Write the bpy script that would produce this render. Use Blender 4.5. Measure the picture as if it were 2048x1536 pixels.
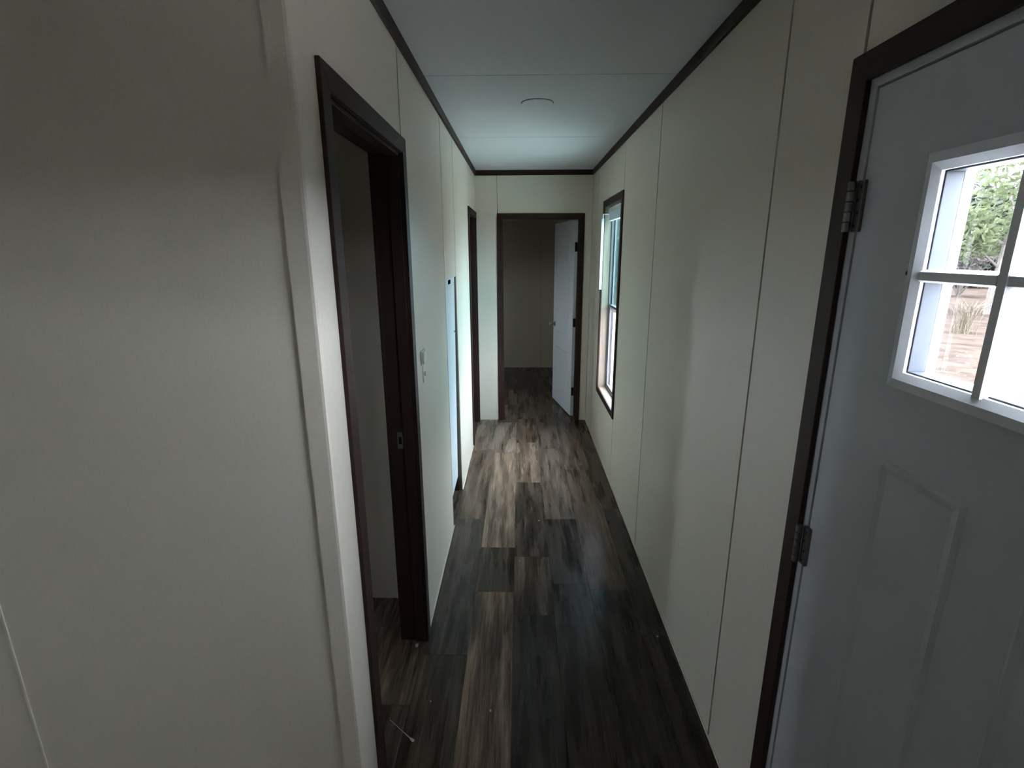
import bpy, bmesh, math, random
from mathutils import Vector, Matrix

for o in list(bpy.data.objects):
    bpy.data.objects.remove(o, do_unlink=True)
SC = bpy.context.scene
COL = SC.collection
R = math.radians

# ------------------------------------------------------------------ camera
CAM_H = 1.72
F_PX, PITCH, YAW, ROLL = 1018.97, R(14.5715), R(.9317), R(-.2165)
r0 = Vector((math.cos(YAW), math.sin(YAW), 0)); fh = Vector((-math.sin(YAW), math.cos(YAW), 0)); up0 = Vector((0, 0, 1))
fw = fh * math.cos(PITCH) - up0 * math.sin(PITCH)
uu = fh * math.sin(PITCH) + up0 * math.cos(PITCH)
rr = r0 * math.cos(ROLL) + uu * math.sin(ROLL)
u2 = uu * math.cos(ROLL) - r0 * math.sin(ROLL)
cd = bpy.data.cameras.new('camera'); cam = bpy.data.objects.new('camera', cd); COL.objects.link(cam)
cd.sensor_fit = 'HORIZONTAL'; cd.sensor_width = 36.0; cd.lens = 36.0 * F_PX / 2048.0
cd.clip_start = 0.02; cd.clip_end = 400
cam.matrix_world = Matrix(((rr.x, u2.x, -fw.x, 0), (rr.y, u2.y, -fw.y, 0), (rr.z, u2.z, -fw.z, CAM_H), (0, 0, 0, 1)))
SC.camera = cam

# ------------------------------------------------------------------ sky, sun, exposure
SKY_L = 14.0
w = bpy.data.worlds.new('sky'); SC.world = w; w.use_nodes = True
bg = w.node_tree.nodes['Background']
bg.inputs['Color'].default_value = (0.79, 0.89, 1.0, 1)
bg.inputs['Strength'].default_value = SKY_L
sd = bpy.data.lights.new('sun', 'SUN'); sd.energy = 12.0; sd.angle = R(1.0); sd.color = (1.0, .95, .88)
sun = bpy.data.objects.new('sun', sd); COL.objects.link(sun)
sun.rotation_euler = Vector((.28, .10, -.95)).to_track_quat('-Z', 'Y').to_euler()   # comes over the roof from the left
SC.view_settings.view_transform = 'Standard'
SC.view_settings.look = 'None'
SC.view_settings.gamma = 1.0
SC.view_settings.use_curve_mapping = False
SC.view_settings.exposure = 2.08
SC.cycles.max_bounces = 7; SC.cycles.glossy_bounces = 3

def portal(name, loc, normal, sx, sy):
    """sampling guide in a window opening (emits nothing itself)"""
    l = bpy.data.lights.new(name, 'AREA'); l.shape = 'RECTANGLE'; l.size = sx; l.size_y = sy
    l.cycles.is_portal = True
    o = bpy.data.objects.new(name, l); COL.objects.link(o)
    o.location = loc
    o.rotation_euler = Vector(normal).to_track_quat('-Z', 'Z').to_euler()
    return o

# ------------------------------------------------------------------ dimensions
XR, XL, YE, YF = .689, -.428, 5.113, 1.066      # right wall, left hall wall, end wall, wall facing the living room
ZC = 2.457                                       # ceiling
TW = .100                                        # outer wall thickness
XW = -3.2; YB = -4.2; YFAR = 7.62

# ------------------------------------------------------------------ materials
def nodes(name):
    m = bpy.data.materials.new(name); m.use_nodes = True
    nt = m.node_tree; b = nt.nodes['Principled BSDF']
    return m, nt, b
def N(nt, t, **k):
    n = nt.nodes.new(t)
    for a, v in k.items(): setattr(n, a, v)
    return n
def L(nt, a, b): nt.links.new(a, b)
def setin(n, **k):
    for a, v in k.items(): n.inputs[a.replace('_', ' ')].default_value = v

def mat_plain(name, col, rough=.5, spec=.4, metal=0., nscale=60, namp=.06, bump=.0, coat=0.):
    m, nt, b = nodes(name)
    tc = N(nt, 'ShaderNodeTexCoord'); nz = N(nt, 'ShaderNodeTexNoise'); setin(nz, Scale=nscale, Detail=5.)
    L(nt, tc.outputs['Object'], nz.inputs['Vector'])
    mx = N(nt, 'ShaderNodeMix', data_type='RGBA')
    lo = [c * (1 - namp * 2) for c in col]; hi = [min(1, c * (1 + namp * 2)) for c in col]
    mx.inputs[6].default_value = (*lo, 1); mx.inputs[7].default_value = (*hi, 1)
    L(nt, nz.outputs['Fac'], mx.inputs[0]); L(nt, mx.outputs[2], b.inputs['Base Color'])
    b.inputs['Roughness'].default_value = rough; b.inputs['Specular IOR Level'].default_value = spec
    b.inputs['Metallic'].default_value = metal; b.inputs['Coat Weight'].default_value = coat
    if bump:
        bp = N(nt, 'ShaderNodeBump'); setin(bp, Strength=bump, Distance=.002)
        L(nt, nz.outputs['Fac'], bp.inputs['Height']); L(nt, bp.outputs['Normal'], b.inputs['Normal'])
    return m

def mat_wall(name, col, rough=.42):
    """vinyl-faced wallboard: faint linen weave, soft mottling"""
    m, nt, b = nodes(name)
    g = N(nt, 'ShaderNodeNewGeometry')
    mp1 = N(nt, 'ShaderNodeMapping'); mp1.inputs['Scale'].default_value = (60, 60, 420)
    mp2 = N(nt, 'ShaderNodeMapping'); mp2.inputs['Scale'].default_value = (420, 420, 40)
    n1 = N(nt, 'ShaderNodeTexNoise'); n2 = N(nt, 'ShaderNodeTexNoise'); n3 = N(nt, 'ShaderNodeTexNoise')
    setin(n1, Scale=1., Detail=3.); setin(n2, Scale=1., Detail=3.); setin(n3, Scale=3.5, Detail=4.)
    for mp in (mp1, mp2): L(nt, g.outputs['Position'], mp.inputs['Vector'])
    L(nt, mp1.outputs[0], n1.inputs['Vector']); L(nt, mp2.outputs[0], n2.inputs['Vector']); L(nt, g.outputs['Position'], n3.inputs['Vector'])
    ad = N(nt, 'ShaderNodeMath', operation='ADD'); L(nt, n1.outputs['Fac'], ad.inputs[0]); L(nt, n2.outputs['Fac'], ad.inputs[1])
    a2 = N(nt, 'ShaderNodeMath', operation='MULTIPLY_ADD'); L(nt, n3.outputs['Fac'], a2.inputs[0]); a2.inputs[1].default_value = .5; L(nt, ad.outputs[0], a2.inputs[2])
    mr = N(nt, 'ShaderNodeMapRange'); setin(mr, From_Min=.8, From_Max=1.7); L(nt, a2.outputs[0], mr.inputs['Value'])
    mx = N(nt, 'ShaderNodeMix', data_type='RGBA')
    mx.inputs[6].default_value = (*[c * .93 for c in col], 1); mx.inputs[7].default_value = (*[c * 1.06 for c in col], 1)
    L(nt, mr.outputs[0], mx.inputs[0]); L(nt, mx.outputs[2], b.inputs['Base Color'])
    bp = N(nt, 'ShaderNodeBump'); setin(bp, Strength=.12, Distance=.001); L(nt, ad.outputs[0], bp.inputs['Height']); L(nt, bp.outputs['Normal'], b.inputs['Normal'])
    b.inputs['Roughness'].default_value = rough; b.inputs['Specular IOR Level'].default_value = .35
    return m

def mat_wood(name, col, rough=.38, axis=2):
    m, nt, b = nodes(name)
    g = N(nt, 'ShaderNodeNewGeometry'); mp = N(nt, 'ShaderNodeMapping')
    s = [90, 90, 90]; s[axis] = 4; mp.inputs['Scale'].default_value = s
    nz = N(nt, 'ShaderNodeTexNoise'); setin(nz, Scale=1., Detail=5., Distortion=.6)
    L(nt, g.outputs['Position'], mp.inputs['Vector']); L(nt, mp.outputs[0], nz.inputs['Vector'])
    mx = N(nt, 'ShaderNodeMix', data_type='RGBA')
    mx.inputs[6].default_value = (*[c * .6 for c in col], 1); mx.inputs[7].default_value = (*[c * 1.5 for c in col], 1)
    L(nt, nz.outputs['Fac'], mx.inputs[0]); L(nt, mx.outputs[2], b.inputs['Base Color'])
    b.inputs['Roughness'].default_value = rough; b.inputs['Specular IOR Level'].default_value = .18
    return m

def mat_plank(name):
    """weathered wood-look planks; the tone of each plank is the object's colour"""
    m, nt, b = nodes(name)
    oi = N(nt, 'ShaderNodeObjectInfo'); g = N(nt, 'ShaderNodeNewGeometry')
    off = N(nt, 'ShaderNodeVectorMath', operation='SCALE'); off.inputs[0].default_value = (31., 57., 13.); L(nt, oi.outputs['Random'], off.inputs['Scale'])
    pos = N(nt, 'ShaderNodeVectorMath', operation='ADD'); L(nt, g.outputs['Position'], pos.inputs[0]); L(nt, off.outputs[0], pos.inputs[1])
    def nz(sc, detail, rough=.6, dist=0.):
        mp = N(nt, 'ShaderNodeMapping'); mp.inputs['Scale'].default_value = sc; L(nt, pos.outputs[0], mp.inputs['Vector'])
        n = N(nt, 'ShaderNodeTexNoise'); setin(n, Scale=1., Detail=detail, Roughness=rough, Distortion=dist); L(nt, mp.outputs[0], n.inputs['Vector']); return n
    grain = nz((46, 2.4, 1), 6., .62, .1)        # long streaks
    patch = nz((15, 1.9, 1), 3., .55, .1)              # worn patches
    fine = nz((170, 7, 1), 4.)
    scuff = nz((40, 9, 1), 6., .78)
    def mr(n, a, c, d, e):
        x = N(nt, 'ShaderNodeMapRange'); setin(x, From_Min=a, From_Max=c, To_Min=d, To_Max=e); L(nt, n, x.inputs['Value']); return x.outputs[0]
    m1 = N(nt, 'ShaderNodeMath', operation='MULTIPLY'); L(nt, mr(grain.outputs['Fac'], .34, .68, .42, 1.6), m1.inputs[0]); L(nt, mr(patch.outputs['Fac'], .30, .70, .50, 1.5), m1.inputs[1])
    m2 = N(nt, 'ShaderNodeMath', operation='MULTIPLY'); L(nt, m1.outputs[0], m2.inputs[0]); L(nt, mr(fine.outputs['Fac'], .3, .7, .60, 1.4), m2.inputs[1])
    vm = N(nt, 'ShaderNodeVectorMath', operation='SCALE'); L(nt, oi.outputs['Color'], vm.inputs[0]); L(nt, m2.outputs[0], vm.inputs['Scale'])
    # chalky scuffs
    sc = N(nt, 'ShaderNodeMix', data_type='RGBA'); L(nt, mr(scuff.outputs['Fac'], .60, .78, 0., .55), sc.inputs[0])
    L(nt, vm.outputs[0], sc.inputs[6]); sc.inputs[7].default_value = (.17, .16, .155, 1)
    L(nt, sc.outputs[2], b.inputs['Base Color'])
    L(nt, mr(patch.outputs['Fac'], .3, .7, .20, .36), b.inputs['Roughness'])
    b.inputs['Specular IOR Level'].default_value = .20
    bp = N(nt, 'ShaderNodeBump'); setin(bp, Strength=.25, Distance=.0006); L(nt, grain.outputs['Fac'], bp.inputs['Height']); L(nt, bp.outputs['Normal'], b.inputs['Normal'])
    return m

def mat_glass(name, tint, gloss=.9):
    m = bpy.data.materials.new(name); m.use_nodes = True; nt = m.node_tree; nt.nodes.clear()
    out = N(nt, 'ShaderNodeOutputMaterial'); tr = N(nt, 'ShaderNodeBsdfTransparent'); gl = N(nt, 'ShaderNodeBsdfGlossy')
    tr.inputs['Color'].default_value = (*tint, 1); gl.inputs['Roughness'].default_value = .02; gl.inputs['Color'].default_value = (gloss, gloss, gloss, 1)
    fr = N(nt, 'ShaderNodeFresnel'); gm = N(nt, 'ShaderNodeNewGeometry')      # same reflectance from either face of the pane
    io = N(nt, 'ShaderNodeMapRange'); setin(io, To_Min=1.45, To_Max=1 / 1.45); L(nt, gm.outputs['Backfacing'], io.inputs['Value']); L(nt, io.outputs[0], fr.inputs['IOR'])
    mx = N(nt, 'ShaderNodeMixShader'); L(nt, fr.outputs[0], mx.inputs[0]); L(nt, tr.outputs[0], mx.inputs[1]); L(nt, gl.outputs[0], mx.inputs[2]); L(nt, mx.outputs[0], out.inputs[0])
    return m

def mat_leaf(name, col):
    m = bpy.data.materials.new(name); m.use_nodes = True; nt = m.node_tree; nt.nodes.clear()
    out = N(nt, 'ShaderNodeOutputMaterial'); df = N(nt, 'ShaderNodeBsdfDiffuse'); tl = N(nt, 'ShaderNodeBsdfTranslucent'); mx = N(nt, 'ShaderNodeMixShader'); mx.inputs[0].default_value = .5
    tc = N(nt, 'ShaderNodeTexCoord'); nz = N(nt, 'ShaderNodeTexNoise'); setin(nz, Scale=1.4, Detail=3.); L(nt, tc.outputs['Object'], nz.inputs['Vector'])
    c = N(nt, 'ShaderNodeMix', data_type='RGBA'); c.inputs[6].default_value = (*[q * .6 for q in col], 1); c.inputs[7].default_value = (*[q * 1.4 for q in col], 1)
    L(nt, nz.outputs['Fac'], c.inputs[0]); L(nt, c.outputs[2], df.inputs['Color']); L(nt, c.outputs[2], tl.inputs['Color'])
    L(nt, df.outputs[0], mx.inputs[1]); L(nt, tl.outputs[0], mx.inputs[2]); L(nt, mx.outputs[0], out.inputs[0]); return m

M = dict(
    wall=mat_wall('cream_vinyl_wallboard', (.63, .57, .48)),
    wall_dim=mat_wall('dimmed_vinyl_wallboard', (.40, .345, .27)),  # wallboard colour lowered to put the far room's dimness into it
    core=mat_plain('wallboard_edge', (.20, .175, .135), .8, .1),
    ceil=mat_plain('white_ceiling_board', (.58, .585, .59), .75, .2, nscale=220, namp=.05, bump=.15),
    trim=mat_wood('dark_brown_trim', (.028, .0130, .0102), .5, 2),
    trimh=mat_wood('dark_brown_trim_horizontal', (.026, .0122, .0098), .5, 1),
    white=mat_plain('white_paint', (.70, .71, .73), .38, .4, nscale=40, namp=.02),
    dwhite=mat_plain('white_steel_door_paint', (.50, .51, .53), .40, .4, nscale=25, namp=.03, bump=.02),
    reveal=mat_wood('tan_window_reveal', (.17, .135, .105), .5, 2),
    stop_shade=mat_plain('shade_darkened_glazing_stop', (.05, .055, .068), .45, .2, namp=.02),  # inner stop darkened in colour for the shade inside the reveal
    vinyl=mat_plain('white_vinyl_frame', (.74, .75, .77), .35, .45, namp=.02),
    panelw=mat_plain('cool_white_access_panel', (.60, .63, .66), .4, .35, nscale=30, namp=.02),
    plank=mat_plank('weathered_plank'),
    sub=mat_plain('plank_joint', (.012, .010, .009), .8, .1),
    steel=mat_plain('aged_satin_steel', (.16, .15, .14), .42, .4, .8, nscale=90, namp=.15),
    blacksteel=mat_plain('black_steel', (.02, .018, .016), .45, .4, .4),
    nickel=mat_plain('satin_nickel', (.40, .38, .35), .28, .5, 1.),
    outer_shade=mat_plain('shade_darkened_outer_frame', (.035, .038, .045), .5, .3),  # shade at the sash edge put into this frame colour
    frame=mat_plain('grey_vinyl_window_frame', (.13, .125, .13), .45, .3, namp=.03),
    glass2=mat_glass('lower_sash_glass', (.74, .75, .76)),
    dark=mat_plain('painted_void_shade', (.006, .006, .007), .9, .0),  # near-black colour stands for the shade inside holes and closet
    plate=mat_plain('ivory_plastic', (.66, .64, .58), .35, .45, namp=.02),
    gasket=mat_plain('dark_gasket', (.04, .04, .045), .6, .2),
    chip=mat_plain('white_paint_chip', (.40, .37, .32), .7, .2),
    glass=mat_glass('clear_glass', (.92, .935, .945)),
    grey=mat_glass('grey_tinted_glass', (.965, .97, .975)),
    cyan=mat_glass('blue_green_tinted_glass', (.52, .655, .66)),
    bark=mat_plain('grey_bark', (.05, .042, .037), .9, .1, nscale=12, namp=.3, bump=.5),
    leafA=mat_leaf('pale_green_leaf', (.046, .053, .029)),
    leafB=mat_leaf('dusty_green_leaf', (.034, .039, .031)),
    leafC=mat_leaf('leaf_painted_sunlit', (.135, .155, .14)),  # lighter leaf copy, sunlight put into the colour of the window-side bushes
    brush=mat_leaf('grey_brown_brush', (.034, .030, .028)),
    straw=mat_plain('dry_straw', (.040, .031, .022), .8, .1, nscale=3., namp=.2),
    dirt=mat_plain('tan_dirt', (.0185, .0142, .0122), .95, .0, nscale=2.2, namp=.4, bump=.3),
    gravel=mat_plain('pale_bounce_gravel', (.36, .34, .325), .95, .05, nscale=14, namp=.2, bump=.4),  # kept pale so the added strip throws light indoors
)

# ------------------------------------------------------------------ helpers
class MB:
    def __init__(s): s.v = []; s.f = []
    def quads(s, v, f):
        k = len(s.v); s.v += [tuple(p) for p in v]; s.f += [tuple(i + k for i in q) for q in f]; return s
    def box(s, lo, hi):
        x0, x1 = sorted((lo[0], hi[0])); y0, y1 = sorted((lo[1], hi[1])); z0, z1 = sorted((lo[2], hi[2]))
        return s.quads([(x0, y0, z0), (x1, y0, z0), (x1, y1, z0), (x0, y1, z0), (x0, y0, z1), (x1, y0, z1), (x1, y1, z1), (x0, y1, z1)],
                       [(0, 3, 2, 1), (4, 5, 6, 7), (0, 1, 5, 4), (1, 2, 6, 5), (2, 3, 7, 6), (3, 0, 4, 7)])
    def tube(s, pts, radii, n=8, cap=True):
        k = len(s.v); m = len(pts); pts = [Vector(p) for p in pts]
        for i, p in enumerate(pts):
            t = (pts[min(i + 1, m - 1)] - pts[max(i - 1, 0)]).normalized()
            a = t.cross(Vector((0, 0, 1)) if abs(t.z) < .9 else Vector((1, 0, 0))).normalized(); b = t.cross(a)
            rd = radii[i] if hasattr(radii, '__len__') else radii
            for j in range(n):
                q = 2 * math.pi * j / n; s.v.append(tuple(p + (a * math.cos(q) + b * math.sin(q)) * rd))
        for i in range(m - 1):
            for j in range(n):
                s.f.append((k + i * n + j, k + i * n + (j + 1) % n, k + (i + 1) * n + (j + 1) % n, k + (i + 1) * n + j))
        if cap:
            s.f.append(tuple(k + j for j in range(n))[::-1]); s.f.append(tuple(k + (m - 1) * n + j for j in range(n)))
        return s
    def lathe(s, origin, axis, prof, n=20):
        o = Vector(origin); t = Vector(axis).normalized()
        a = t.cross(Vector((0, 0, 1)) if abs(t.z) < .9 else Vector((1, 0, 0))).normalized(); b = t.cross(a); k = len(s.v)
        for (r, h) in prof:
            for j in range(n):
                q = 2 * math.pi * j / n; s.v.append(tuple(o + t * h + (a * math.cos(q) + b * math.sin(q)) * r))
        for i in range(len(prof) - 1):
            for j in range(n):
                s.f.append((k + i * n + j, k + i * n + (j + 1) % n, k + (i + 1) * n + (j + 1) % n, k + (i + 1) * n + j))
        s.f.append(tuple(k + j for j in range(n))[::-1]); s.f.append(tuple(k + (len(prof) - 1) * n + j for j in range(n)))
        return s
    def build(s, name, mat, parent=None, bevel=0., smooth=False):
        me = bpy.data.meshes.new(name); me.from_pydata(s.v, [], s.f)
        bm = bmesh.new(); bm.from_mesh(me)
        if bevel: bmesh.ops.bevel(bm, geom=list(bm.edges), offset=bevel, segments=2, profile=.5, affect='EDGES')
        bmesh.ops.recalc_face_normals(bm, faces=bm.faces); bm.to_mesh(me); bm.free()
        if smooth:
            for p in me.polygons: p.use_smooth = True
        me.materials.append(mat)
        o = bpy.data.objects.new(name, me); COL.objects.link(o)
        if parent: o.parent = parent
        return o

def tag(o, label, cat, kind=None, group=None):
    o['label'] = label; o['category'] = cat
    if kind: o['kind'] = kind
    if group: o['group'] = group
    return o
def empty(name, label, cat, kind=None, group=None, loc=(0, 0, 0)):
    o = bpy.data.objects.new(name, None); o.empty_display_size = .1; COL.objects.link(o); o.location = loc
    return tag(o, label, cat, kind, group)

class Plane:
    """wall plane: a runs along the wall, z up, d is how far a point stands proud of the face"""
    def __init__(s, kind, c): s.k = kind; s.c = c
    def p(s, a, z, d):
        if s.k == '-x': return (s.c - d, a, z)       # faces -x (right wall)
        if s.k == '+x': return (s.c + d, a, z)
        if s.k == '-y': return (a, s.c - d, z)
        if s.k == '+y': return (a, s.c + d, z)
    def rect(s, mb, a0, a1, z0, z1, d0, d1): return mb.box(s.p(a0, z0, d0), s.p(a1, z1, d1))
    def prism(s, mb, poly, d0, d1):
        n = len(poly); v = [s.p(a, z, d0) for a, z in poly] + [s.p(a, z, d1) for a, z in poly]
        f = [tuple(range(n))[::-1], tuple(range(n, 2 * n))] + [(i, (i + 1) % n, n + (i + 1) % n, n + i) for i in range(n)]
        return mb.quads(v, f)
    def loft(s, mb, polys):
        """polys: list of (poly, d) with equal vertex counts"""
        n = len(polys[0][0]); v = []
        for poly, d in polys: v += [s.p(a, z, d) for a, z in poly]
        f = [tuple(range(n))[::-1], tuple(range(n * (len(polys) - 1), n * len(polys)))]
        for k in range(len(polys) - 1):
            f += [(k * n + i, k * n + (i + 1) % n, (k + 1) * n + (i + 1) % n, (k + 1) * n + i) for i in range(n)]
        return mb.quads(v, f)

RW, LW, EW, FW = Plane('-x', XR), Plane('+x', XL), Plane('-y', YE), Plane('-y', YF)

def pieces(a0, a1, z0, z1, openings):
    cuts = sorted({a0, a1, *[min(max(c, a0), a1) for o in openings for c in o[:2]]})
    out = []
    for c0, c1 in zip(cuts, cuts[1:]):
        if c1 - c0 < 1e-5: continue
        mid = (c0 + c1) / 2; z = z0
        for o in sorted([o for o in openings if o[0] < mid < o[1]], key=lambda o: o[2]):
            if o[2] > z + 1e-5: out.append((c0, c1, z, min(o[2], z1)))
            z = max(z, o[3])
        if z < z1 - 1e-5: out.append((c0, c1, z, z1))
    return out

def wall(name, pl, a0, a1, openings, thick, seams, label, mat='wall', core='core', skin=True, core0=None, core1=None, gap=.004):
    mb = MB()
    for q in pieces(a0 if core0 is None else core0, a1 if core1 is None else core1, 0, ZC + .05, openings): pl.rect(mb, *q, -.005 if skin else 0, -thick)
    w_ = mb.build(name, M[core] if skin else M[mat]); tag(w_, label, 'wall', 'structure')
    if skin:
        ss = [a0] + [s for s in seams if a0 < s < a1] + [a1]
        for s0, s1 in zip(ss, ss[1:]):
            mb = MB(); g = gap / 2
            for q in pieces(s0 + g, s1 - g, .001, ZC, openings): pl.rect(mb, *q, 0, -.005)
            mb.build('panel', M[mat], w_)
    return w_

def casing3(pl, a0, a1, zt, wd, d, parent, m='trim'):
    """mitred dark casing round a doorway; a0..a1 is the clear opening, zt its head height"""
    s = MB(); pl.prism(s, [(a0 - wd, 0), (a0, 0), (a0, zt), (a0 - wd, zt + wd)], 0, d); s.build('casing', M[m], parent, .0015)
    s = MB(); pl.prism(s, [(a1, 0), (a1 + wd, 0), (a1 + wd, zt + wd), (a1, zt)], 0, d); s.build('casing', M[m], parent, .0015)
    s = MB(); pl.prism(s, [(a0, zt), (a1, zt), (a1 + wd, zt + wd), (a0 - wd, zt + wd)], 0, d); s.build('head_casing', M['trimh'], parent, .0015)
def ring4(pl, a0, a1, z0, z1, wd, d0, d1, name, m, parent, bevel=.001):
    A0, A1, Z0, Z1 = a0 - wd, a1 + wd, z0 - wd, z1 + wd
    for poly in ([(A0, Z0), (a0, z0), (a0, z1), (A0, Z1)], [(a1, z0), (A1, Z0), (A1, Z1), (a1, z1)],
                 [(A0, Z0), (A1, Z0), (a1, z0), (a0, z0)], [(a0, z1), (a1, z1), (A1, Z1), (A0, Z1)]):
        s = MB(); pl.prism(s, poly, d0, d1); s.build(name, M[m], parent, bevel)

# ================================================================== STRUCTURE
# ---- floor and its planks
mb = MB().box((XW - .13, YB - .13, -.22), (XR + TW, YFAR + .13, -.004))
floor = mb.build('floor', M['sub']); tag(floor, 'dark weathered wood-look plank floor running down the hallway', 'floor', 'structure')
random.seed(7)
TONE = (.082, .0585, .0435)
cols = {  # column left edge index -> plank ends along y with the tone of the plank that starts there
    -1: [(-1.2, .55), (.45, .6), (1.61, 1.25), (2.85, .8), (4.05, .7), (5.2, .8), (6.3, .7), (7.62, 0)],
    0: [(-1.2, .7), (.7, .62), (1.87, .70), (3.05, 1.05), (4.27, 1.7), (5.45, .9), (6.6, .7), (7.62, 0)],
    1: [(-1.2, .8), (.3, 1.75), (2.30, .72), (2.714, 1.95), (4.207, 2.25), (5.03, 1.0), (5.65, 1.5), (6.31, .7), (7.62, 0)],
    2: [(-1.2, .6), (.95, .42), (2.127, 1.15), (2.62, .75), (3.604, 1.75), (4.45, 1.15), (5.14, 1.1), (6.3, .6), (7.62, 0)],
    3: [(-1.2, .7), (1.15, .42), (2.37, .55), (3.05, 1.15), (4.3, 1.35), (5.03, 1.0), (6.1, .7), (7.62, 0)],
    4: [(-1.2, .6), (1.10, .40), (2.322, 1.0), (3.838, 1.25), (5.05, .9), (6.2, .65), (7.62, 0)],
    5: [(-1.2, .7), (.8, .4), (2.0, .55), (3.2, .7), (4.4, .8), (5.6, .6), (7.0, .6), (7.62, 0)],
}
for c in range(-8, -1):
    y = -1.2; l = []
    while y < 7.4:
        l.append((y, random.uniform(.55, 1.5))); y += random.uniform(.8, 1.3)
    cols[c] = l + [(7.62, 0)]
PW = .2; PX0 = -.432
tints = [(1, 1, 1), (1.05, 1, .95), (1.02, 1, .97), (1.08, .99, .92), (1, 1, 1.01)]
for c in sorted(cols):
    x0 = PX0 + c * PW; x1 = min(x0 + PW, XR + .01)
    for (y0, t), (y1, _) in zip(cols[c], cols[c][1:]):
        p = MB().box((x0 + .0006, y0 + .0007, -.004), (x1 - .0006, y1 - .0007, 0)).build('plank', M['plank'], floor)
        tn = random.choice(tints)
        p.color = (TONE[0] * t * tn[0], TONE[1] * t * tn[1], TONE[2] * t * tn[2], 1)

# ---- ceiling boards
mb = MB().box((XW - .13, YB - .13, ZC + .005), (XR + TW, YFAR + .13, ZC + .16))
ceil = mb.build('ceiling', M['core']); tag(ceil, 'flat white ceiling of butted boards above the hallway', 'ceiling', 'structure')
cy = [YB, -2.42, -1.2, .02, 1.24, 2.462, 3.70, 4.92, 6.14, YFAR]
for y0, y1 in zip(cy, cy[1:]):
    MB().box((XW, y0 + .0025, ZC), (XR, y1 - .0025, ZC + .005)).build('ceiling_board', M['ceil'], ceil)

# ---- openings
D1 = (.222, 1.125, 2.042)          # front door frame, right wall (y0, y1, head)
WN = (3.632, 4.352, .568, 2.062)   # hall window
LV = (-3.5, -2.9, .80, 1.95)       # unseen window added behind the camera as fill light for near walls
D2 = (1.242, 1.957, 2.062)         # first doorway, left wall
AP = (2.955, 3.472, .0, 1.562)     # access panel
D3 = (4.42, 5.050, 2.028)          # second doorway, left wall
D4 = (-.176, .572, 2.026)          # end doorway
J = .016
op_r = [(D1[0] - J, D1[1] + J, 0, D1[2] + J), (WN[0] - .012, WN[1] + .012, WN[2] - .012, WN[3] + .012), (LV[0], LV[1], LV[2], LV[3])]
wall('wall_right', RW, YB, YFAR, op_r, TW, [-2.17, -.95, .27, 1.163, 1.494, 2.73, 3.605, 4.72, 5.9], 'long cream panelled right wall holding the front door and window', gap=.010)
op_l = [(D2[0] - J, D2[1] + J, 0, D2[2] + J), (AP[0], AP[1], 0, AP[3]), (D3[0] - J, D3[1] + J, 0, D3[2] + J)]
wall('wall_left', LW, YF, YE, op_l, .105, [1.985, 2.945, 3.462], 'cream panelled left hallway wall with two doorways', core0=YF + .105, gap=.014)
wall('wall_end', EW, XW, XR, [(D4[0] - J, D4[1] + J, 0, D4[2] + J)], .10, [-.533, -.218], 'cream wall closing the far end of the hallway', core1=XR + .004)
wall('wall_front', FW, XW, XL, [], .105, [-2.51, -1.292], 'large pale wall facing the viewer at the left edge', core1=XL - .006, gap=.002)
# rooms behind
wall('wall_room', Plane('-y', 2.246), XW, XL - .105, [], .10, [-1.8, -1.19], 'cream wall inside the room beyond the nearest left doorway')
wall('wall_far', Plane('-y', YFAR), XW - .13, XR + TW, [], .13, [-.9, .31], 'dim-painted back wall of the dark room beyond the end doorway', mat='wall_dim')
wall('wall_outer', Plane('+x', XW), YB, YFAR, [(1.52, 1.90, 1.3, 1.8), (6.0, 6.4, 1.0, 1.7)], .13, [], 'outer wall on the left side of the home', skin=False)
wall('wall_back', Plane('+y', YB), XW - .13, XR + TW, [], .13, [], 'living room wall behind the viewer', skin=False)

# corner moulding and batten on the front-facing wall
tr = empty('trim_1', 'white outside corner moulding on the left wall edge beside the doorway', 'trim', 'structure')
MB().quads([(XL - .044, YF - .0005, 0), (XL - .044, YF - .0050, 0), (XL - .004, YF - .0060, 0), (XL + .002, YF - .0050, 0), (XL + .0045, YF + .002, 0), (XL + .0035, YF + .044, 0), (XL + .0005, YF + .044, 0), (XL + .0005, YF - .0005, 0),
            (XL - .044, YF - .0005, ZC), (XL - .044, YF - .0050, ZC), (XL - .004, YF - .0060, ZC), (XL + .002, YF - .0050, ZC), (XL + .0045, YF + .002, ZC), (XL + .0035, YF + .044, ZC), (XL + .0005, YF + .044, ZC), (XL + .0005, YF - .0005, ZC)],
           [(0, 1, 2, 3, 4, 5, 6, 7), (15, 14, 13, 12, 11, 10, 9, 8)] + [(i, (i + 1) % 8, 8 + (i + 1) % 8, 8 + i) for i in range(8)]).build('corner_bead', M['wall'], tr)
tr = empty('trim_2', 'thin white batten on the big left wall near the lower left corner', 'trim', 'structure')
MB().box((-1.296, YF - .003, 0), (-1.288, YF, ZC)).build('batten', M['wall'], tr, .001)
# crown strips
CT, CH = .014, .046
def crown(name, lo, hi, label):
    o = MB().box(lo, hi).build(name, M['trimh'], None, .002); tag(o, label, 'trim', 'structure')
crown('trim_3', (XR - CT, YB, ZC - CH), (XR - .0002, YE - CT, ZC - .0003), 'dark brown crown strip along the top of the right wall')
crown('trim_4', (XL + .0002, YF - .004, ZC - CH), (XL + CT, YE - CT, ZC - .0003), 'dark brown crown strip along the top of the left hallway wall')
crown('trim_5', (XL + .0002, YE - CT, ZC - CH), (XR - .0002, YE - .0002, ZC - .0003), 'dark brown crown strip across the end wall')
crown('trim_6', (XW, YF - CT, ZC - CH), (XL - .0005, YF - .0045, ZC - .0003), 'dark brown crown strip on the wall facing the living room')
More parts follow.
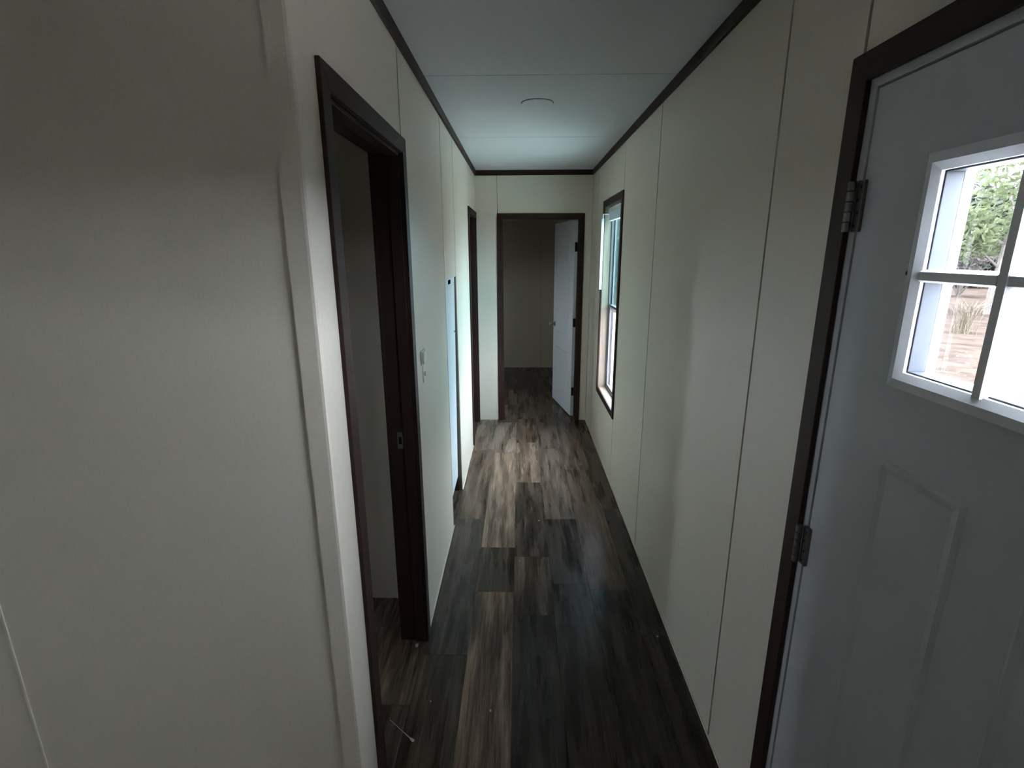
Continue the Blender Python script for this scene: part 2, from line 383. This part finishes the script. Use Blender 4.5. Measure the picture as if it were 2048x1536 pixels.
# thin pale bead where wall meets floor
def bead(name, segs, label):
    e = empty(name, label, 'baseboard', 'structure')
    for lo, hi in segs: MB().box(lo, hi).build('bead', M['wall'], e, .0015)
bead('baseboard_left', [((XL + .0002, D2[1] + .06, .0003), (XL + .006, AP[0], .010)), ((XL + .0002, AP[1], .0003), (XL + .006, D3[0] - .06, .010))], 'thin cream bead at the foot of the left hallway wall')
bead('baseboard_right', [((XR - .006, D1[1] + .056, .0003), (XR - .0002, YE, .010))], 'thin cream bead at the foot of the right wall')

# ================================================================== FRONT DOOR (right wall)
d1 = empty('door_1', 'white front door with a small gridded window in the right wall', 'door', 'structure')
y0, y1, zt = D1
casing3(RW, y0, y1, zt, .054, .012, d1)
LY0, LY1, LZ0, LZ1 = .417, .905, 1.503, 1.850
SY0, SY1, SZ1 = .244, 1.104, 2.022
# white steel frame, seen as a narrow flange between casing and slab
for poly in ([(y0 - J, 0), (SY0 - .004, 0), (SY0 - .004, SZ1 + .004), (y0 - J, zt + J)], [(SY1 + .004, 0), (y1 + J, 0), (y1 + J, zt + J), (SY1 + .004, SZ1 + .004)],
             [(y0 - J, zt + J), (SY0 - .004, SZ1 + .004), (SY1 + .004, SZ1 + .004), (y1 + J, zt + J)]):
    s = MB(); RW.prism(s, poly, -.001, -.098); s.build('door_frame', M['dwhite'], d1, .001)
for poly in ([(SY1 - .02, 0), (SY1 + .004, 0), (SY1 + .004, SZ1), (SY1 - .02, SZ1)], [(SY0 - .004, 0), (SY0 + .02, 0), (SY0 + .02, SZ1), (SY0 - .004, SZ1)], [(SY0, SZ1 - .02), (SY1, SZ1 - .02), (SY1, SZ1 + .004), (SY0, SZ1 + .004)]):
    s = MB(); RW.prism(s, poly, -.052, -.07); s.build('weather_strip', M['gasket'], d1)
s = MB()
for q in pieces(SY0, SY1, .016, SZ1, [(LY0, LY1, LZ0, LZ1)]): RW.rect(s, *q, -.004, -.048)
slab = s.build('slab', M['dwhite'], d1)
# pressed panels in the lower half of the slab
for a0, a1 in ((.425, .615), (.725, .918)):
    for z0, z1 in ((.22, 1.336),):
        b = .022; A = [(a0, z0), (a1, z0), (a1, z1), (a0, z1)]; B = [(a0 + b * .35, z0 + b * .35), (a1 - b * .35, z0 + b * .35), (a1 - b * .35, z1 - b * .35), (a0 + b * .35, z1 - b * .35)]
        C = [(a0 + b, z0 + b), (a1 - b, z0 + b), (a1 - b, z1 - b), (a0 + b, z1 - b)]
        s = MB(); RW.loft(s, [(A, -.006), (A, -.0038), (B, .0012), (C, -.0020)]); s.build('pressed_panel', M['dwhite'], slab)
# lite frame with sloped profile
fr = .026
def lite_ring(dface, sgn, name):
    O = (LY0 - fr, LY1 + fr, LZ0 - fr, LZ1 + fr); Mi = (LY0 - fr * .35, LY1 + fr * .35, LZ0 - fr * .35, LZ1 + fr * .35); I = (LY0 + .004, LY1 - .004, LZ0 + .004, LZ1 - .004)
    def cs(q): return [(q[0], q[2]), (q[1], q[2]), (q[1], q[3]), (q[0], q[3])]
    for k in range(4):
        v = []
        for q, dd in ((O, 0), (O, .009), (Mi, .014), (I, .006), (I, -.008)):
            c = cs(q); v += [RW.p(*c[k], dface + sgn * dd), RW.p(*c[(k + 1) % 4], dface + sgn * dd)]
        f = [(2 * i, 2 * i + 1, 2 * i + 3, 2 * i + 2) for i in range(4)] + [(8, 9, 1, 0), (0, 2, 4, 6, 8), (1, 3, 5, 7, 9)]
        MB().quads(v, f).build(name, M['vinyl'], d1)
lite_ring(-.004, 1, 'window_frame'); lite_ring(-.048, -1, 'window_frame')
ring4(RW, LY0 + .007, LY1 - .007, LZ0 + .007, LZ1 - .007, .007, -.004, -.0325, 'glazing_stop', 'stop_shade', d1, .0008)
ring4(RW, LY0 + .004, LY1 - .004, LZ0 + .004, LZ1 - .004, .004, -.0325, -.0365, 'gasket', 'gasket', d1, 0)
ring4(RW, LY0 + .005, LY1 - .005, LZ0 + .005, LZ1 - .005, .005, -.0365, -.047, 'glazing_stop', 'vinyl', d1, .0008)
mv = [.587 - .011, .746]; mz = 1.677; bw = .0105
ycut = [LY0 + .004] + [q for m_ in mv for q in (m_ - bw, m_ + bw)] + [LY1 - .004]
for k in range(0, 6, 2):
    for z0, z1 in ((LZ0 + .004, mz - bw), (mz + bw, LZ1 - .004)):
        s = MB(); RW.rect(s, ycut[k] - .002, ycut[k + 1] + .002, z0 - .002, z1 + .002, -.0335, -.0355); s.build('pane', M['grey'], d1)
def bar(a0, a1, z0, z1, vert, d0, d1_, name):
    s = MB(); e = .0035
    if vert: A = [(a0, z0), (a1, z0), (a1, z1), (a0, z1)]; B = [(a0 + e, z0), (a1 - e, z0), (a1 - e, z1), (a0 + e, z1)]
    else: A = [(a0, z0), (a1, z0), (a1, z1), (a0, z1)]; B = [(a0, z0 + e), (a1, z0 + e), (a1, z1 - e), (a0, z1 - e)]
    sg = 1 if d1_ > d0 else -1
    RW.loft(s, [(A, d0), (A, d1_ - sg * .005), (B, d1_)]); s.build(name, M['vinyl'], d1)
for m_ in mv:
    bar(m_ - bw, m_ + bw, LZ0 + .001, LZ1 - .001, True, -.0325, .006, 'muntin'); bar(m_ - bw, m_ + bw, LZ0 + .001, LZ1 - .001, True, -.0365, -.053, 'muntin')
for k in range(0, 6, 2):
    bar(ycut[k] - .001, ycut[k + 1] + .001, mz - bw, mz + bw, False, -.0325, .006, 'muntin'); bar(ycut[k] - .001, ycut[k + 1] + .001, mz - bw, mz + bw, False, -.0365, -.053, 'muntin')
s = MB(); s.lathe(RW.p(.943, 1.680, -.004), (-1, 0, 0), [(.004, 0), (.004, .0008), (.002, .0012)], 12); s.build('screw_cap', M['gasket'], d1)
# hinges
for zc in (1.806, 1.030, .23):
    s = MB()
    for i in range(5):
        z0 = zc - .05 + i * .02
        s.lathe(RW.p(1.116, z0 + .0006, .0125), (0, 0, 1), [(.0068, 0), (.0078, .001), (.0078, .0178), (.0068, .0188)], 14)
    h = s.build('hinge', M['steel'], d1, 0, False)
    s = MB(); RW.rect(s, 1.092, 1.112, zc - .05, zc + .05, -.0035, .0045); s.build('hinge_leaf', M['steel'], h, .001)
    s = MB()
    for i in range(4):
        s.lathe(RW.p(1.099 if i % 2 else 1.104, zc - .038 + i * .0253, .0045), (-1, 0, 0), [(.0035, 0), (.0030, .0009)], 10)
    s.build('screw', M['blacksteel'], h)
s = MB(); s.lathe(RW.p(.31, .96, -.004), (-1, 0, 0), [(.032, 0), (.032, .005), (.012, .012), (.012, .03), (.026, .04), (.029, .052), (.022, .062), (.008, .065)], 24); s.build('knob', M['nickel'], d1, 0, True)

# ================================================================== HALL WINDOW (right wall)
w1 = empty('window_1', 'tall dark-trimmed window in the right wall near the far end', 'window', 'structure')
a0, a1, z0, z1 = WN
ring4(RW, a0, a1, z0, z1, .050, 0, .011, 'casing', 'trim', w1, .0015)
ring4(RW, a0, a1, z0, z1, .012, 0, -TW, 'reveal', 'reveal', w1, 0)
fw_ = .013
ring4(RW, a0 + fw_, a1 - fw_, z0 + fw_, z1 - fw_, fw_, -.058, -.081, 'frame', 'frame', w1, .002)
ring4(RW, a0 + fw_, a1 - fw_, z0 + fw_, z1 - fw_, fw_ + .011, -.0812, -TW - .002, 'outer_frame', 'outer_shade', w1, .001)
zm = 1.272
def sash(za, zb, d0, d1_, m):
    ws = .018
    ring4(RW, a0 + fw_ + ws, a1 - fw_ - ws, za + ws, zb - ws, ws, d0, d1_, 'sash', 'frame', w1, .0015)
    s = MB(); RW.rect(s, a0 + fw_ + ws - .004, a1 - fw_ - ws + .004, za + ws - .004, zb - ws + .004, (d0 + d1_) / 2 - .002, (d0 + d1_) / 2 + .002); s.build('pane', M[m], w1)
sash(zm - .016, z1 - fw_, -.082, -.094, 'cyan')
sash(z0 + fw_, zm + .016, -.066, -.080, 'glass2')
# windows added out of sight to light the near walls and side rooms
def plain_window(name, pl, a0, a1, z0, z1, th, label):
    w_ = empty(name, label, 'window', 'structure'); f_ = .03
    ring4(pl, a0 + f_, a1 - f_, z0 + f_, z1 - f_, f_, -th + .05, -th, 'frame', 'vinyl', w_, 0)
    zm_ = (z0 + z1) / 2; s = MB(); pl.rect(s, a0 + f_, a1 - f_, zm_ - .018, zm_ + .018, -th + .045, -th + .01); s.build('meeting_rail', M['vinyl'], w_)
    for q0, q1 in ((z0 + f_, zm_ - .018), (zm_ + .018, z1 - f_)):
        s = MB(); pl.rect(s, a0 + f_, a1 - f_, q0, q1, -th + .026, -th + .03); s.build('pane', M['glass'], w_)
plain_window('window_2', RW, *LV, TW, 'unseen window added in the right wall behind the viewer for fill light')
PO = Plane('+x', XW)
plain_window('window_3', PO, 1.52, 1.90, 1.3, 1.8, .13, 'small unseen window added to light the room beyond the nearest left doorway')
plain_window('window_4', PO, 6.0, 6.4, 1.0, 1.7, .13, 'unseen window added to light the room beyond the end doorway')
portal('daylight_guide', (XR + TW + .02, (WN[0] + WN[1]) / 2, (WN[2] + WN[3]) / 2), (-1, 0, 0), WN[1] - WN[0], WN[3] - WN[2])
portal('daylight_guide', (XR + .07, (LY0 + LY1) / 2, (LZ0 + LZ1) / 2), (-1, 0, 0), LY1 - LY0, LZ1 - LZ0)
portal('daylight_guide', (XR + TW + .02, (LV[0] + LV[1]) / 2, (LV[2] + LV[3]) / 2), (-1, 0, 0), LV[1] - LV[0], LV[3] - LV[2])
portal('daylight_guide', (XW - .15, 1.71, 1.55), (1, 0, 0), .38, .5)
portal('daylight_guide', (XW - .15, 6.2, 1.35), (1, 0, 0), .4, .7)

# ================================================================== DOORWAYS (left wall and end wall)
def doorway(name, pl, a0, a1, zt, depth, label, strike=None, cw=.054, back=True):
    e = empty(name, label, 'door', 'structure')
    casing3(pl, a0, a1, zt, cw, .011, e)
    jd = .002
    s = MB(); pl.rect(s, a0 - J, a0, 0, zt, -.0, -depth); s.build('jamb', M['trim'], e, .001)
    s = MB(); pl.rect(s, a1, a1 + J, 0, zt, -.0, -depth); s.build('jamb', M['trim'], e, .001)
    s = MB(); pl.rect(s, a0 - J, a1 + J, zt, zt + J, -.0, -depth); s.build('head_jamb', M['trimh'], e, .001)
    st = .011
    s = MB(); pl.rect(s, a0, a0 + st, 0, zt - st, -.006, -.046); s.build('door_stop', M['trim'], e, .001)
    s = MB(); pl.rect(s, a1 - st, a1, 0, zt - st, -.006, -.046); s.build('door_stop', M['trim'], e, .001)
    s = MB(); pl.rect(s, a0, a1, zt - st, zt, -.006, -.046); s.build('door_stop', M['trimh'], e, .001)
    if back:
        bp = Plane({'+x': '-x', '-x': '+x', '-y': '+y', '+y': '-y'}[pl.k], pl.c + {'+x': -depth, '-x': depth, '-y': depth, '+y': -depth}[pl.k])
        casing3(bp, a0, a1, zt, cw, .011, e)
    return e
d2 = doorway('door_2', LW, *D2, .105, 'dark brown framed doorway nearest on the left, standing open')
s = MB(); LW.rect(s, D2[1] - .0015, D2[1] + .001, .935, 1.008, -.052, -.074); sp = s.build('strike_plate', M['nickel'], d2, .0006)
s = MB(); LW.rect(s, D2[1] - .0019, D2[1] - .001, .956, .988, -.057, -.069); s.build('latch_hole', M['dark'], sp)
d3 = doorway('door_3', LW, *D3, .105, 'dark brown framed doorway at the far end of the left wall')
d4 = doorway('door_4', EW, *D4, .10, 'dark brown framed doorway in the end wall with its white door swung open', cw=.046)
# the open white leaf of the end doorway
leaf_root = bpy.data.objects.new('door_leaf', None); COL.objects.link(leaf_root); leaf_root.parent = d4
DWID, DTH, DH = .735, .035, 2.005
leaf_root.location = (.570, 5.222, .012); leaf_root.rotation_euler = (0, 0, R(101.5))
def leaf_piece(name, lo, hi, m, bev=.001):
    return MB().box(lo, hi).build(name, M[m], leaf_root, bev)
lf = MB().box((0, 0, 0), (DWID, DTH, DH)).build('leaf', M['white'], leaf_root, .0015)
for (zz0, zz1) in ((.19, .66), (.82, 1.87)):
    for face in (1, -1):
        x0_, x1_ = .13, DWID - .13; b = .03
        yb = DTH if face == 1 else 0
        def rc(i, h): return [(x0_ + i, yb + face * h, zz0 + i), (x1_ - i, yb + face * h, zz0 + i), (x1_ - i, yb + face * h, zz1 - i), (x0_ + i, yb + face * h, zz1 - i)]
        v = rc(0, -.002) + rc(.008, .006) + rc(b, -.001 if 0 else .0015) + rc(b + .012, .004)
        f = [(k * 4 + i, k * 4 + (i + 1) % 4, k * 4 + 4 + (i + 1) % 4, k * 4 + 4 + i) for k in range(3) for i in range(4)] + [(12, 13, 14, 15)]
        MB().quads(v, f).build('door_panel', M['white'], leaf_root)
for yb, sg in ((DTH, 1), (0, -1)):
    MB().lathe((DWID - .06, yb, .90), (0, sg, 0), [(.030, 0), (.030, .004), (.012, .009), (.011, .03), (.024, .038), (.027, .05), (.020, .060), (.006, .063)], 20).build('knob', M['nickel'], leaf_root, 0, True)
for zc in (1.75, 1.0, .27):
    s = MB(); s.lathe((-.006, -.003, zc - .045), (0, 0, 1), [(.006, 0), (.0065, .001), (.0065, .089), (.006, .09)], 12); s.box((-.002, 0, zc - .045), (.0, .030, zc + .045)); s.build('hinge', M['blacksteel'], leaf_root)

# ================================================================== ACCESS PANEL (left wall)
ap = empty('access_panel', 'cool white utility access panel set into the left wall before the far doorway', 'panel')
s = MB()
ya, yb_ = AP[0] + .002, AP[1] - .010
zb, ztp = .115, AP[3] - .003
s.quads([(XL - .024, ya, zb), (XL - .030, yb_, zb), (XL - .012, yb_, ztp), (XL - .004, ya, ztp), (XL - .042, ya, zb), (XL - .048, yb_, zb), (XL - .030, yb_, ztp), (XL - .022, ya, ztp)],
        [(0, 1, 2, 3), (7, 6, 5, 4), (0, 4, 5, 1), (1, 5, 6, 2), (2, 6, 7, 3), (3, 7, 4, 0)])
s.build('panel_board', M['panelw'], ap, .001)
s = MB(); s.box((XL - .012, 3.12, 1.528), (XL - .0035, 3.215, 1.553)); s.build('finger_pull', M['dark'], ap, .002)
s = MB(); s.lathe((XL - .016, yb_ - .05, 1.20), (1, 0, 0), [(.006, 0), (.006, .004), (.003, .006)], 12); s.build('screw', M['steel'], ap)
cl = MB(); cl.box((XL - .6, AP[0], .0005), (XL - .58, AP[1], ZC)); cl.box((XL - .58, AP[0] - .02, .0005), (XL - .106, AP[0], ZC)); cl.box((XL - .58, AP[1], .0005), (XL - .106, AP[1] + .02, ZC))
cb = cl.build('wall_closet', M['dark']); tag(cb, 'shade-darkened inner walls of the utility closet behind the access panel', 'wall', 'structure')

# ================================================================== SMALL THINGS
th = empty('thermostat', 'small cream thermostat on the left wall just past the nearest doorway', 'thermostat', loc=(XL, 2.185, 1.275))
def at(o, mb_, name, m, bev=0., smooth=False):
    x = mb_.build(name, M[m], o, bev, smooth); return x
at(th, MB().box((.0003, -.042, -.030), (.007, .042, .030)), 'back_plate', 'plate', .0015)
at(th, MB().box((.007, -.036, -.026), (.014, .036, .026)), 'cover', 'plate', .003)
at(th, MB().box((.014, -.02, .004), (.0146, .02, .012)), 'dial_window', 'plate')
sw = empty('light_switch', 'small cream light switch on the left wall below the thermostat', 'light switch', loc=(XL, 2.198, 1.200))
at(sw, MB().box((.0003, -.022, -.040), (.004, .022, .034)), 'cover_plate', 'plate', .0018)
tg = at(sw, MB().box((.004, -.005, -.014), (.011, .005, .006)), 'toggle', 'plate', .001)
for z_ in (.024, -.031): at(sw, MB().lathe((.004, 0, z_), (1, 0, 0), [(.003, 0), (.0026, .0008)], 10), 'screw', 'plate')

cp = empty('ceiling_cover_plate', 'round white cover plate on the hallway ceiling', 'cover plate', loc=(.088, 2.892, ZC))
at(cp, MB().lathe((0, 0, 0), (0, 0, -1), [(.081, .0003), (.081, .003), (.079, .005), (.070, .006), (.055, .0063)], 40), 'disc', 'ceil')
at(cp, MB().lathe((0, 0, -.0001), (0, 0, -1), [(.0835, 0), (.0835, .0015)], 40), 'painted_shadow_ring', 'gasket')  # dark ring drawn round the disc as its shadow line

bl = empty('window_blind', 'white mini blind pulled up to the top of the far window', 'blind', loc=(XR, 3.98, 2.02))
at(bl, MB().box((.022, -.330, -.002), (.052, .330, .030)), 'headrail', 'white', .002)
for i in range(9):
    at(bl, MB().box((.024, -.326, -.006 - i * .006), (.050, .326, -.0035 - i * .006)), 'slat', 'white')
at(bl, MB().box((.024, -.326, -.066), (.050, .326, -.057)), 'bottom_rail', 'white', .001)
at(bl, MB().box((-.030, .346, -.61), (-.010, .353, -.045)), 'tilt_wand', 'panelw', .002)
at(bl, MB().box((-.022, .346, -.050), (-.014, .353, -.012)).box((-.022, .340, -.016), (.024, .352, -.010)), 'wand_hook', 'white')

random.seed(3)
def chip(x, y, r, label, sy=1.):
    n = 7; v = []; f = []
    pts = [(math.cos(2 * math.pi * i / n) * r * random.uniform(.65, 1.2), math.sin(2 * math.pi * i / n) * r * sy * random.uniform(.65, 1.2)) for i in range(n)]
    v = [(a, b, .0004) for a, b in pts] + [(a * .8, b * .8, .0022) for a, b in pts]
    f = [tuple(range(n))[::-1], tuple(range(n, 2 * n))] + [(i, (i + 1) % n, n + (i + 1) % n, n + i) for i in range(n)]
    o = MB().quads(v, f).build('paint_chip', M['chip']); o.location = (x, y, 0); tag(o, label, 'debris', None, 'bits of debris on the floor'); return o
chip(-.114, 1.590, .006, 'largest white paint chip lying on the pale plank in the foreground')
chip(-.353, 1.628, .004, 'tiny white speck on the dark plank left of the pale one')
chip(.634, 1.990, .0055, 'white paint chip near the foot of the right wall')
chip(-.002, 2.575, .005, 'small white chip on the floor in the middle of the hallway')
chip(.125, 3.03, .007, 'pale chip further down the middle of the hallway floor')
chip(-.465, 1.925, .008, 'white splinter at the foot of the nearest doorway jamb', 1.6)
sm = empty('paint_smear', 'thin white paint streak ending in a blob on the floor beside the doorway', 'paint smear', loc=(-.43, 1.50, 0))
def pt(u): return u
s = MB(); p0 = Vector((-.063, .044, 0)); p1 = Vector((.045, -.042, 0)); dr = (p1 - p0).normalized(); nr = Vector((-dr.y, dr.x, 0))
prof = [(0, .0006), (.5, .0010), (.82, .0018), (.90, .0045), (.97, .0060), (1.0, .003)]
vt = []; ft = []
for t_, w_ in prof:
    c = p0.lerp(p1, t_); vt += [tuple(c + nr * w_ + Vector((0, 0, .0004))), tuple(c - nr * w_ + Vector((0, 0, .0004))), tuple(c - nr * w_ * .6 + Vector((0, 0, .0014))), tuple(c + nr * w_ * .6 + Vector((0, 0, .0014)))]
for i in range(len(prof) - 1):
    for j in range(4): ft.append((i * 4 + j, i * 4 + (j + 1) % 4, i * 4 + 4 + (j + 1) % 4, i * 4 + 4 + j))
ft += [(0, 1, 2, 3), tuple(len(vt) - 4 + j for j in range(4))[::-1]]
at(sm, MB().quads(vt, ft), 'streak', 'chip')

# ================================================================== OUTDOORS
GZ = -.75
g_ = MB().quads([(-90, -90, GZ), (90, -90, GZ), (90, 120, GZ), (-90, 120, GZ)], [(0, 1, 2, 3)]).build('ground', M['dirt']); tag(g_, 'tan dirt yard seen through the front door window', 'ground', 'structure')
g_ = MB().box((XR + TW + .15, -14, GZ), (6.0, 21, GZ + .03)).build('bounce_strip', M['gravel']); tag(g_, 'pale gravel strip added beside the home to bounce daylight indoors', 'ground strip', 'structure')  # strip added as a reflector, bouncing daylight through the windows

def leaf_cloud(mb_, centre, rad, n, size, rnd):
    for _ in range(n):
        while True:
            p = Vector((rnd.uniform(-1, 1), rnd.uniform(-1, 1), rnd.uniform(-1, 1)))
            if .25 < p.length < 1: break
        c = Vector(centre) + Vector((p.x * rad[0], p.y * rad[1], p.z * rad[2]))
        a = Vector((rnd.gauss(0, 1), rnd.gauss(0, 1), rnd.gauss(0, 1))).normalized(); b = a.orthogonal().normalized(); s_ = size * rnd.uniform(.6, 1.3)
        mb_.quads([c - a * s_, c + b * s_ * .45, c + a * s_, c - b * s_ * .45], [(0, 1, 2, 3)])
def tree_mesh(seed, h, mleaf, nleaf, leafsize):
    rnd = random.Random(seed); e = bpy.data.objects.new('tree', None); COL.objects.link(e)
    pts = [(rnd.uniform(-.1, .1) * i, rnd.uniform(-.1, .1) * i, h * .62 * i / 5) for i in range(6)]; pts[0] = (0, 0, -.1)
    t_ = MB().tube(pts, [.16, .13, .11, .09, .07, .04], 8); cr = MB()
    for k in range(9):
        i = rnd.randint(2, 5); b0 = Vector(pts[i]); an = rnd.uniform(0, 6.28); ln = h * rnd.uniform(.14, .26)
        b1 = b0 + Vector((math.cos(an) * ln, math.sin(an) * ln, ln * rnd.uniform(.3, .9)))
        t_.tube([b0, b0.lerp(b1, .5) + Vector((0, 0, .1)), b1], [.05, .035, .015], 6)
        leaf_cloud(cr, b1, (h * .15, h * .15, h * .11), nleaf // 10, leafsize, rnd)
    leaf_cloud(cr, (pts[-1][0], pts[-1][1], h * .72), (h * .2, h * .2, h * .26), nleaf // 5, leafsize, rnd)
    t_.build('trunk', M['bark'], e); cr.build('crown', M[mleaf], e); return e
def bush_mesh(seed, h):
    rnd = random.Random(seed); e = bpy.data.objects.new('shrub', None); COL.objects.link(e); s_ = MB(); l_ = MB()
    for k in range(26):
        an = rnd.uniform(0, 6.28); tilt = rnd.uniform(.15, .9); ln = h * rnd.uniform(.7, 1.15)
        tip = Vector((math.cos(an) * tilt * ln * .7, math.sin(an) * tilt * ln * .7, ln)); s_.tube([(0, 0, -.05), tip * .5 + Vector((0, 0, .1)), tip], [.02, .014, .005], 5)
        leaf_cloud(l_, tip * .8, (h * .2, h * .2, h * .2), 34, .09, rnd)
    s_.build('stem', M['bark'], e); l_.build('foliage', M['brush'], e); return e
def thicket_mesh(seed, h, mleaf='leafB'):
    rnd = random.Random(seed); e = bpy.data.objects.new('tall_bush', None); COL.objects.link(e); s_ = MB(); l_ = MB()
    for k in range(24):
        an = rnd.uniform(0, 6.28); rr_ = rnd.uniform(0, 2.6); b0 = Vector((math.cos(an) * rr_, math.sin(an) * rr_, -.1)); hh = h * rnd.uniform(.6, 1.0)
        tip = b0 + Vector((rnd.gauss(0, .5), rnd.gauss(0, .5), hh)); s_.tube([b0, b0.lerp(tip, .5) + Vector((rnd.gauss(0, .15), rnd.gauss(0, .15), 0)), tip], [.06, .045, .015], 5)
        for q in (.25, .5, .75, .97): leaf_cloud(l_, b0.lerp(tip, q), (1.2, 1.2, h * .16), 110, .27, rnd)
    s_.build('stem', M['bark'], e); l_.build('foliage', M[mleaf], e); return e
def tuft_mesh(seed):
    rnd = random.Random(seed); e = bpy.data.objects.new('grass_tuft', None); COL.objects.link(e); s_ = MB()
    for k in range(90):
        an = rnd.uniform(0, 6.28); ln = rnd.uniform(.5, 1.1); lean = rnd.uniform(.1, .75); o_ = Vector((rnd.gauss(0, .12), rnd.gauss(0, .12), 0)); d_ = Vector((math.cos(an), math.sin(an), 0))
        n_ = Vector((-d_.y, d_.x, 0)) * .006; m_ = o_ + d_ * ln * lean * .4 + Vector((0, 0, ln * .65)); q_ = o_ + d_ * ln * lean + Vector((0, 0, ln * .85))
        s_.quads([o_ - n_, o_ + n_, m_ + n_ * .8, m_ - n_ * .8, q_], [(0, 1, 2, 3), (3, 2, 4)])
    s_.build('blades', M['straw'], e); return e
def copy_tree(o, loc, rz, sc):
    c = o.copy(); COL.objects.link(c); c.location = loc; c.rotation_euler = (0, 0, rz); c.scale = (sc, sc, sc)
    for ch in o.children:
        k = ch.copy(); COL.objects.link(k); k.parent = c
    return c
def place(o, first, loc, rz, sc):
    if first: o.location = loc; o.rotation_euler = (0, 0, rz); o.scale = (sc, sc, sc); return o
    return copy_tree(o, loc, rz, sc)
tA = tree_mesh(11, 7.5, 'leafA', 3600, .17); tB = tree_mesh(23, 8.5, 'leafB', 3600, .17)
spots = [(18.5, 20.5, 'A', .95, 'pale green leafy tree nearest the yard, seen through the front door window'),
         (17.5, 47, 'A', 1.2, 'pale green tree far beyond the gravel strip'),
         (17.0, 59, 'B', 1.5, 'tall dusty green tree most distant beyond the gravel strip')]
random.seed(5); fa = fb = True
for i, (x, y, k, sc, lb) in enumerate(spots):
    o = place(tA if k == 'A' else tB, fa if k == 'A' else fb, (x, y, GZ), random.uniform(0, 6), sc)
    if k == 'A': fa = False
    else: fb = False
    tag(o, lb, 'tree', None, 'trees beyond the yard')
bu = bush_mesh(31, 2.0)
for i, (x, y, sc, lb) in enumerate([(23.8, 28.4, 1.4, 'grey-brown scrubby shrub behind the pale green tree on its left'), (24.0, 22.0, 1.4, 'grey-brown scrubby shrub directly behind the pale green tree'), (24.0, 16.2, 1.4, 'grey-brown scrubby shrub farthest right beyond the pale green tree'), (18.4, 27.2, 1.1, 'small grey-brown scrubby shrub farthest left across the yard')]):
    o = place(bu, i == 0, (x, y, GZ), random.uniform(0, 6), sc); tag(o, lb, 'shrub', None, 'scrub under the trees')
tk = thicket_mesh(51, 7.0); tk2 = thicket_mesh(52, 7.0, 'leafC')
for i, (x, y, lb) in enumerate([(30.6, 36.3, 'tall dusty green bush farthest left behind the yard'), (31.2, 25.6, 'tall dusty green bush straight behind the pale green tree'), (31.0, 14.9, 'tall dusty green bush farthest right behind the yard'), (6.9, 36.5, 'tall grey-green bush seen through the upper pane of the far window'), (9.6, 47.2, 'tall grey-green bush farther beyond the gravel strip')]):
    o = place(tk if i < 3 else tk2, i in (0, 3), (x, y, GZ), 1.3 * i, 1.0); tag(o, lb, 'bush', None, 'tall bushes closing the yard')
tu = tuft_mesh(41)
for i, (x, y, sc, lb) in enumerate([(12.6, 13.0, 1.0, 'tuft of dry straw-coloured grass nearest the home'), (13.5, 15.7, 1.2, 'tuft of dry straw-coloured grass in the middle of the yard edge'), (13.9, 18.3, 1.0, 'tuft of dry straw-coloured grass farthest left at the yard edge'), (15.9, 13.6, 1.1, 'tuft of dry straw-coloured grass farthest back to the right')]):
    o = place(tu, i == 0, (x, y, GZ), random.uniform(0, 6), sc); tag(o, lb, 'grass', None, 'dry grass tufts')

# pale flecks of leaf litter on the dirt
rl = random.Random(77); ll = MB()
for _ in range(900):
    c = Vector((rl.uniform(6.2, 11.2), rl.uniform(5, 16), GZ + .004)); a = rl.uniform(0, 6.28); s_ = rl.uniform(.03, .10)
    d_ = Vector((math.cos(a), math.sin(a), rl.uniform(0, .25))) * s_; e_ = Vector((-math.sin(a), math.cos(a), 0)) * s_ * .35
    ll.quads([c - d_ * .5, c + e_, c + d_, c - e_], [(0, 1, 2, 3)])
o = ll.build('leaf_litter', M['straw']); tag(o, 'pale dry leaf litter scattered over the dirt yard', 'leaf litter', 'stuff')
